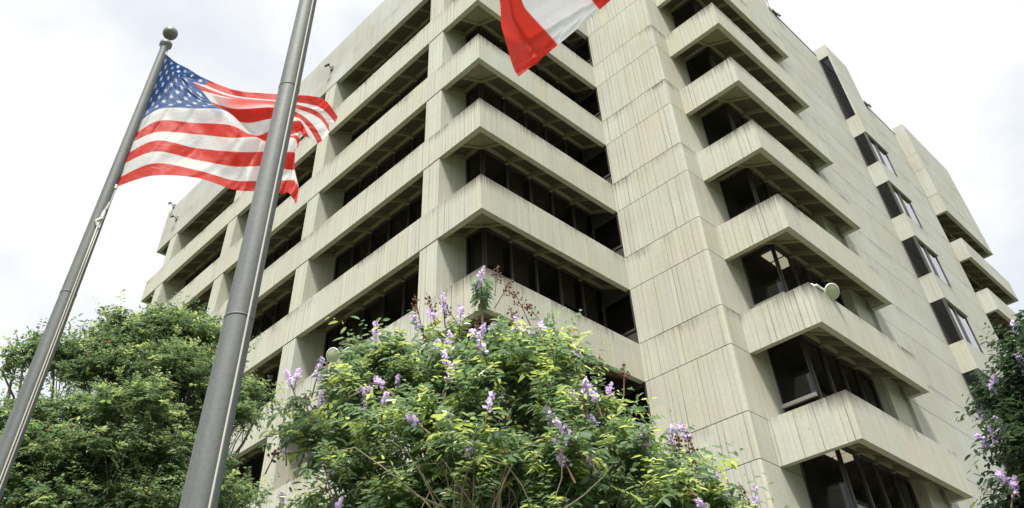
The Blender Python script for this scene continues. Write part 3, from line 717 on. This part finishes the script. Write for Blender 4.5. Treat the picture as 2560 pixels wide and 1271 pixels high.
# ------------------------------------------------------------------ trees
LEAF = np.array([(0,0,0),(.28,.40,.05),(.28,-.40,.05),(.66,.36,.02),(.66,-.36,.02),(1,0,-.10),(.28,0,-.03),(.66,0,-.06)])
LEAF_F = np.array([(0,6,1,0),(0,2,6,0),(6,7,3,1),(2,4,7,6),(7,5,3,7),(4,5,7,4)])
LEAF_T = np.array([(0,6,1),(0,2,6),(6,7,3),(6,3,1),(2,4,7),(2,7,6),(7,5,3),(4,5,7)])
DIA = np.array([(0,0,0),(.5,.34,.08),(1,0,-.06),(.5,-.34,.08)]); DIA_T = np.array([(0,2,1),(0,3,2)])
def norm(a): return a/np.maximum(1e-9, np.linalg.norm(a, axis=-1, keepdims=True))
def place_leaves(pos, fwd, upv, length, width, shape, tris):
    """pos,fwd,upv Nx3; returns verts, faces"""
    f = norm(fwd); s = norm(np.cross(upv, f)); n = np.cross(f, s)
    L = shape
    V = pos[:,None,:] + length[:,None,None]*(L[None,:,0,None]*f[:,None,:] + L[None,:,2,None]*n[:,None,:]) + (width[:,None,None]*L[None,:,1,None])*s[:,None,:]
    F = (np.arange(len(pos))*len(L))[:,None,None] + tris[None]
    return V.reshape(-1,3), F.reshape(-1,3)
def rnd_unit(n, g):
    a = g.normal(size=(n,3)); return norm(a)
def limb(mb, a, b, r0, r1, g, sag=.12, n=6):
    a, b = Vector(a), Vector(b); L = (b-a).length; off = Vector(g.normal(size=3))*L*sag
    pts = [a.lerp(b, i/n) + off*math.sin(math.pi*i/n) + Vector(g.normal(size=3))*L*.012 for i in range(n+1)]
    mb.tube(pts, [r0+(r1-r0)*i/n for i in range(n+1)], 7, False); return pts
def make_tree(name, label, base, fork, lobes, trunk_r, shoots, spec, seed, mleaf, droop=.25, flat=1., twigs=160):
    """lobes: list of (centre, radius). shoots: number over the whole crown. spec: dict of leaf sizes and colours"""
    g = np.random.default_rng(seed)
    o = empty(name, base); tag(o, label, 'tree')
    tb = MB(); base = Vector(base); fork = Vector(fork)
    limb(tb, base, fork, trunk_r, trunk_r*.7, g, .04)
    cen = np.array([l[0] for l in lobes]); rad = np.array([l[1] for l in lobes])
    wgt = rad**2/np.sum(rad**2)
    for i in range(len(lobes)):
        c = Vector(cen[i]); inner = fork.lerp(c, .55) - Vector((0,0,rad[i]*.25))
        limb(tb, fork, inner, trunk_r*.42, trunk_r*.2, g, .06); p = limb(tb, inner, c, trunk_r*.2, trunk_r*.07, g, .08)
        for _ in range(max(1, int(twigs*wgt[i]))):
            d = norm(g.normal(size=(1,3)) + [[0,0,.25]])[0]; st_ = p[g.integers(2, 7)]
            limb(tb, st_, Vector(cen[i] + d*rad[i]*np.array([1,1,flat])*g.uniform(.55,.95)), trunk_r*.06, .008, g, .1, 4)
    tb.build('trunk', M['bark'], o, True)
    # shoots
    wts = rad**1.7; wts /= wts.sum()
    # sprays gather in clumps spread over and through each lobe, so that gaps stay between them
    nc = int(len(lobes)*spec['clumps']); lc = g.choice(len(lobes), nc, p=wts)
    dc = rnd_unit(nc, g); dc[:,2] = np.where(dc[:,2] < -.45, -dc[:,2]*.6, dc[:,2]); dc = norm(dc)
    rc = g.uniform(.25, 1.0, nc)**.5 * g.uniform(.80, 1.06, nc)
    cc_ = cen[lc] + dc*(rad[lc]*rc)[:,None]*np.array([1,1,flat])
    wc = g.uniform(.4, 1.6, nc); wc /= wc.sum(); ci = g.choice(nc, shoots, p=wc)
    d = norm(dc[ci] + .35*g.normal(size=(shoots,3)))
    org = cc_[ci] + g.normal(size=(shoots,3))*spec['csize']*np.array([1,1,spec.get('cflat',.8)])
    ax = norm(d*spec['out'] + g.normal(size=(shoots,3))*spec['wild'] + np.array([0,0,spec['lift']]))
    n = spec['n']; sl = g.uniform(.7,1.25,shoots)*spec['shoot']*np.where(g.random(shoots) < spec.get('long',.07), 2.1, 1.)
    kk = np.arange(n)/(n-1)
    pos = org[:,None,:] + ax[:,None,:]*(sl[:,None]*kk[None])[...,None]
    pos[...,2] -= droop*(sl[:,None]*kk[None]**2)
    side = norm(np.cross(ax, np.array([0,0,1.])+.001)); sgn = np.where(np.arange(n) % 2 == 0, 1., -1.)
    fw_ = ax[:,None,:]*spec['fwd'] + side[:,None,:]*sgn[None,:,None] + g.normal(size=(shoots,n,3))*.28 + np.array([0,0,-spec['hang']])
    upv = np.array([0,0,1.]) + g.normal(size=(shoots,n,3))*spec['tilt']
    ln = g.uniform(.6,1.2,(shoots,n))*g.uniform(.75,1.2,(shoots,1))*spec['leaf']; wd = ln*spec['ratio']*g.uniform(.85,1.15,(shoots,n))
    V, F = place_leaves(pos.reshape(-1,3), fw_.reshape(-1,3), upv.reshape(-1,3), ln.ravel(), wd.ravel(), spec['shape'], spec['tris'])
    # leaf colour: greens set per tree, young yellow-green growth on some shoots
    young = g.random(shoots) < spec['young']
    tint = np.where(young[:,None], 1., 0.)*np.clip(kk[None]*1.4-.1,0,1)
    cA, cB, cY = (np.array(spec[k]) for k in ('cA','cB','cY'))
    r1 = np.clip(g.normal(.5,.22,(shoots,1)) + g.normal(0,.16,(shoots,n)), 0, 1)
    colr = cA + (cB-cA)*r1[...,None]; colr = colr + (cY-colr)*(tint*g.uniform(.6,1,(shoots,n)))[...,None]
    old = g.random((shoots,n)) < .004; colr[old] = (.30,.16,.05)
    C = np.repeat(colr.reshape(-1,3), len(spec['shape']), 0)
    np_mesh('crown', V, F, mleaf, o, C, False)
    # thin shoot stems
    return o
def panicle(tree, p, ax, L, g, seedy=0., bloom=1.):
    """one upright flower spike: crinkled petals round a stalk, buds above"""
    p = np.array(p); ax = norm(np.array(ax, float)); n = int(95*max(.6, bloom))
    a = norm(np.cross(ax, [.3,.8,.1])); b = np.cross(ax, a)
    L = L*.88; t_ = g.random(n)**1.1; ang = g.uniform(0, 2*math.pi, n); rr = (1-.72*t_)*L*.22*np.sqrt(g.uniform(.25,1,n))
    pos = p + ax*(t_*L)[:,None] + (a*np.cos(ang)[:,None] + b*np.sin(ang)[:,None])*rr[:,None]
    fw_ = rnd_unit(n, g) + ax*.3; up_ = rnd_unit(n, g)
    sz = g.uniform(.034,.062,n)
    V, F = place_leaves(pos, fw_, up_, sz, sz*1.25, DIA, DIA_T)
    c0, c1_ = np.array((.40,.29,.52)), np.array((.82,.72,.87)); r_ = g.random((n,1)); C = c0 + (c1_-c0)*r_
    ob_ = np_mesh('flower_spike', V, F, M['petal'], tree, np.repeat(C, 4, 0))
    sm = MB(); sm.tube([p-ax*.25, p+ax*L*1.05], [.012,.004], 5); sm.build('stalk', M['twig'], ob_); 
    bpy.context.view_layer.update() if False else None
    for c in ob_.children: c.location = (0,0,0)
    return ob_
def seeds(tree, p, ax, L, g, n=20):
    p = np.array(p); ax = norm(np.array(ax, float)); a = norm(np.cross(ax, [.3,.8,.1])); b = np.cross(ax, a); mb = MB()
    mb.tube([p-ax*.3, p+ax*L], [.011,.004], 5)
    for _ in range(n):
        t_ = g.random(); an = g.uniform(0,6.28); r_ = (1-.7*t_)*L*.33*g.uniform(.4,1)
        q0 = p+ax*t_*L*.8; q1 = p+ax*(t_*L*.8+r_*.5)+(a*math.cos(an)+b*math.sin(an))*r_
        mb.tube([q0, q1], .004, 3, False); s = g.uniform(.014,.024); q1 = Vector(q1)
        mb.add([q1+Vector(e)*s for e in ((1,0,0),(-1,0,0),(0,1,0),(0,-1,0),(0,0,1.3),(0,0,-1.3))], [(0,2,4),(2,1,4),(1,3,4),(3,0,4),(2,0,5),(1,2,5),(3,1,5),(0,3,5)])
    mb.build('seed_head', M['capsule'], tree)
SHR = .17; DY = 24
def L_(px, py, hd, r, dy=0): 
    py += DY; return (np.array(at_h(px, py, hd)), max(.12, r*.93 - SHR))
BIG = dict(shape=LEAF, tris=LEAF_T, clumps=13, csize=.13, n=11, shoot=.36, leaf=.134, ratio=.42, out=1., wild=.45, lift=.35, fwd=.75, hang=.62, tilt=.4, young=.30,
           cA=(.058,.105,.055), cB=(.155,.235,.11), cY=(.37,.45,.12))
# centre: flowering tree in front of the building's corner
cl_ = [L_(1190,960,10.6,1.05), L_(1040,960,10.9,.95), L_(1320,960,10.4,.95), L_(900,1000,11.0,.86), L_(1440,1040,10.4,.85), L_(850,1115,10.9,.72), L_(760,985,11.2,.40),
       L_(1180,1130,10.0,1.15), L_(1000,1160,10.2,1.0), L_(1380,1170,9.9,1.0), L_(1540,1150,10.2,.75), L_(1650,1230,10.1,.7), L_(1240,870,11.0,.62), L_(1090,880,11.2,.62),
       L_(870,1260,10.6,.95), L_(1200,1330,10.0,1.2), L_(1450,1330,9.9,1.1), L_(770,1310,11.0,.5), L_(1000,1400,10.3,1.1), L_(1700,1380,10.2,.9), L_(950,905,11.1,.5), L_(1380,900,10.7,.55), L_(1500,1040,10.5,.45), L_(1770,1310,10.2,.55)]
fk = at_h(1180, 1420, 10.6)
bx = (fk.x, fk.y, 0)
T1 = make_tree('flowering_tree', 'bright green flowering tree with mauve blossom spikes in front of the building corner', bx, (fk.x, fk.y, 2.6), cl_, .17, 5300, BIG, 11, M['leaf'])
# a lone leading shoot at the top
g = np.random.default_rng(5)
top = at_h(1205, 755, 10.9)
def sprig(tree, p, L, nl, g, rad=.22):
    p = np.array(p); t_ = np.linspace(0,1,nl); an = t_*31
    pos = p + np.stack([rad*.25*np.cos(an), rad*.25*np.sin(an), t_*L], 1)
    fw_ = np.stack([np.cos(an), np.sin(an), -.55+0*an], 1) + g.normal(size=(nl,3))*.2
    ln = g.uniform(.13,.2,nl); V, F = place_leaves(pos, fw_, np.array([0,0,1.])+g.normal(size=(nl,3))*.3, ln, ln*.45, LEAF, LEAF_T)
    r_ = g.random((nl,1)); C = np.array(BIG['cA']) + (np.array(BIG['cB'])-np.array(BIG['cA']))*r_
    ob_ = np_mesh('leading_shoot', V, F, M['leaf'], tree, np.repeat(C, len(LEAF), 0))
    sm = MB(); sm.tube([p-np.array([0,0,.9]), p+np.array([0,0,L])], [.022,.008], 6); s2 = sm.build('stalk', M['twig'], ob_); s2.location = (0,0,0)
sprig(T1, top, .42, 70, g)
for (px, py, hd, L) in [(1190,700,10.9,.42),(1110,760,11.0,.40),(1150,790,10.9,.35),(1235,800,10.8,.36),(1120,840,10.8,.34),(1212,870,10.3,.32),(940,830,11.2,.34),(730,945,11.3,.36),(790,930,11.2,.4),
     (900,960,10.6,.36),(960,945,10.6,.26),(1385,1040,9.9,.3),(1430,1085,9.6,.46),(1415,1140,9.6,.36),(1465,965,10.1,.3),(1490,980,10.2,.28),(1612,1095,10.2,.32),(1680,1085,10.2,.36),(1720,1075,10.2,.3),
     (715,1110,11.0,.36),(768,1100,10.9,.46),(770,1140,10.8,.36),(1685,1230,9.9,.4),(1800,1210,10.2,.46),(1825,1245,10.2,.36),(1890,1255,10.4,.3),(1050,800,11.0,.34),(1085,770,11.0,.3)]:
    panicle(T1, at_h(px, py+22, hd - (.55 if py > 860 and 850 < px < 1650 else 0)), (g.normal()*.45, g.normal()*.45, 1), L*g.uniform(.75,1.15), g, bloom=g.uniform(.4,1.05))
for _ in range(36):                                      # small half-hidden spikes scattered over the crown
    c, r_ = cl_[g.integers(0, len(cl_))]; d = norm(np.array([[-.45+g.normal()*.6, -.5+g.normal()*.6, .6+g.normal()*.4]]))[0]
    panicle(T1, c + d*(r_+.16), (g.normal()*.5, g.normal()*.5, 1), g.uniform(.15,.28), g, bloom=g.uniform(.25,.6))
tw = MB()                                                # a tangle of bare twigs low in the crown's front
for _ in range(46):
    p0 = at_h(1180+g.normal()*70, 1330+g.normal()*25, 9.5+g.normal()*.15); p1 = at_h(1190+g.normal()*130, 1165+g.normal()*45, 9.25+g.normal()*.2)
    limb(tw, p0, p1, .011, .004, g, .14, 5)
tw.build('bare_twigs', M['twig_pale'], T1)
for (px, py, hd, L) in [(1240,690,10.9,.5),(1255,720,10.9,.45),(1310,760,10.8,.5),(1340,770,10.8,.4),(1290,790,10.8,.4),(1050,780,11.0,.45),(1080,760,11.1,.4),(1130,770,11.0,.4),(1240,830,10.7,.4),(1200,830,10.7,.4),
     (1730,1150,10.2,.45),(1760,1180,10.2,.4),(1840,1265,10.3,.4),(1870,1260,10.3,.35),(1560,930,10.5,.35),(890,860,11.2,.35),(1500,920,10.5,.3),(760,1000,11.3,.3),(680,1130,11.2,.3),(1345,850,10.7,.35),(1700,1130,10.2,.35)]:
    seeds(T1, at_h(px, py+20, hd), (g.normal()*.3, g.normal()*.3, 1), L, g)
# left: fine-leaved spreading tree beyond the poles
FINE = dict(shape=DIA, tris=DIA_T, clumps=26, csize=.15, cflat=.35, n=14, shoot=.28, leaf=.092, ratio=.66, out=.9, wild=.6, lift=-.05, fwd=.5, hang=.25, tilt=.45, young=.22,
            cA=(.048,.090,.044), cB=(.14,.21,.09), cY=(.30,.38,.14))
DY = 8; SHR = .09
ll = [L_(410,845,16,.95), L_(330,850,16,.7), L_(480,840,16,.75), L_(270,880,16,.75), L_(290,815,16,.35), L_(180,910,16.2,.55), L_(130,885,16.2,.50), L_(80,890,16.3,.42), L_(95,860,16.3,.25), L_(35,908,16.3,.30), L_(0,918,16.3,.2), L_(520,900,16,.6), L_(390,930,15.6,1.1), L_(270,950,15.8,.75),
      L_(470,990,15.6,1.0), L_(330,1050,15.2,1.15), L_(180,1065,15.6,.85), L_(70,1060,15.8,.6), L_(10,1060,15.8,.5), L_(120,1170,15.2,1.05), L_(280,1180,15.,1.2), L_(440,1150,15.2,1.0), L_(570,985,15.8,.65), L_(640,985,15.8,.42), L_(590,1050,15.6,.5), L_(665,1000,15.9,.2),
      L_(510,1240,15.,.9), L_(40,1240,15.4,.9), L_(200,1290,15.,1.2), L_(380,1300,15,1.2), L_(0,1160,15.6,.7), L_(560,870,16.1,.35)]
fk = at_h(330, 1330, 15.4)
make_tree('spreading_tree', 'broad fine-leaved green tree left of the building, behind the poles', (fk.x, fk.y, 0), (fk.x, fk.y, 3.0), ll, .22, 9500, FINE, 23, M['leaf_small'], droop=.12, flat=.62, twigs=300)
# right: tree cut by the edge of the picture, its shade put into darker leaf colours
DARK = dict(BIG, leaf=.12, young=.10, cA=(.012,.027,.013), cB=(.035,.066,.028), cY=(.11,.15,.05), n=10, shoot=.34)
DY = 22; SHR = .17
rl = [L_(2607,905,12,.62), L_(2597,1000,12,.72), L_(2612,1090,11.8,.75), L_(2622,1180,11.8,.65), L_(2642,860,12.2,.5), L_(2702,960,12,1.0), L_(2702,1130,12,1.0), L_(2637,1280,11.8,.6), L_(2722,1290,12,1.0), L_(2762,880,12.4,.8), L_(2527,1010,12,.28), L_(2542,960,12,.3), L_(2822,1060,12.3,1.2)]
fk = at_h(2700, 1400, 12.3)
T3 = make_tree('dark_tree', 'tree with shade painted into dark leaves, and purple flower spikes at the right edge of the picture', (fk.x, fk.y, 0), (fk.x, fk.y, 2.6), rl, .16, 3000, DARK, 31, M['leaf'])
for (px, py, hd, L) in [(2540,830,11.8,.36),(2555,920,11.4,.34),(2445,1040,12,.3),(2475,1085,11.7,.3),(2500,1070,11.5,.34),(2465,960,11.9,.26),(2500,1190,11.4,.26),(2455,1100,12,.24),(2515,1215,11.3,.24)]:
    panicle(T3, at_h(px+18, py+18, hd), (g.normal()*.5, g.normal()*.5, 1), L*.9, g, bloom=.8)
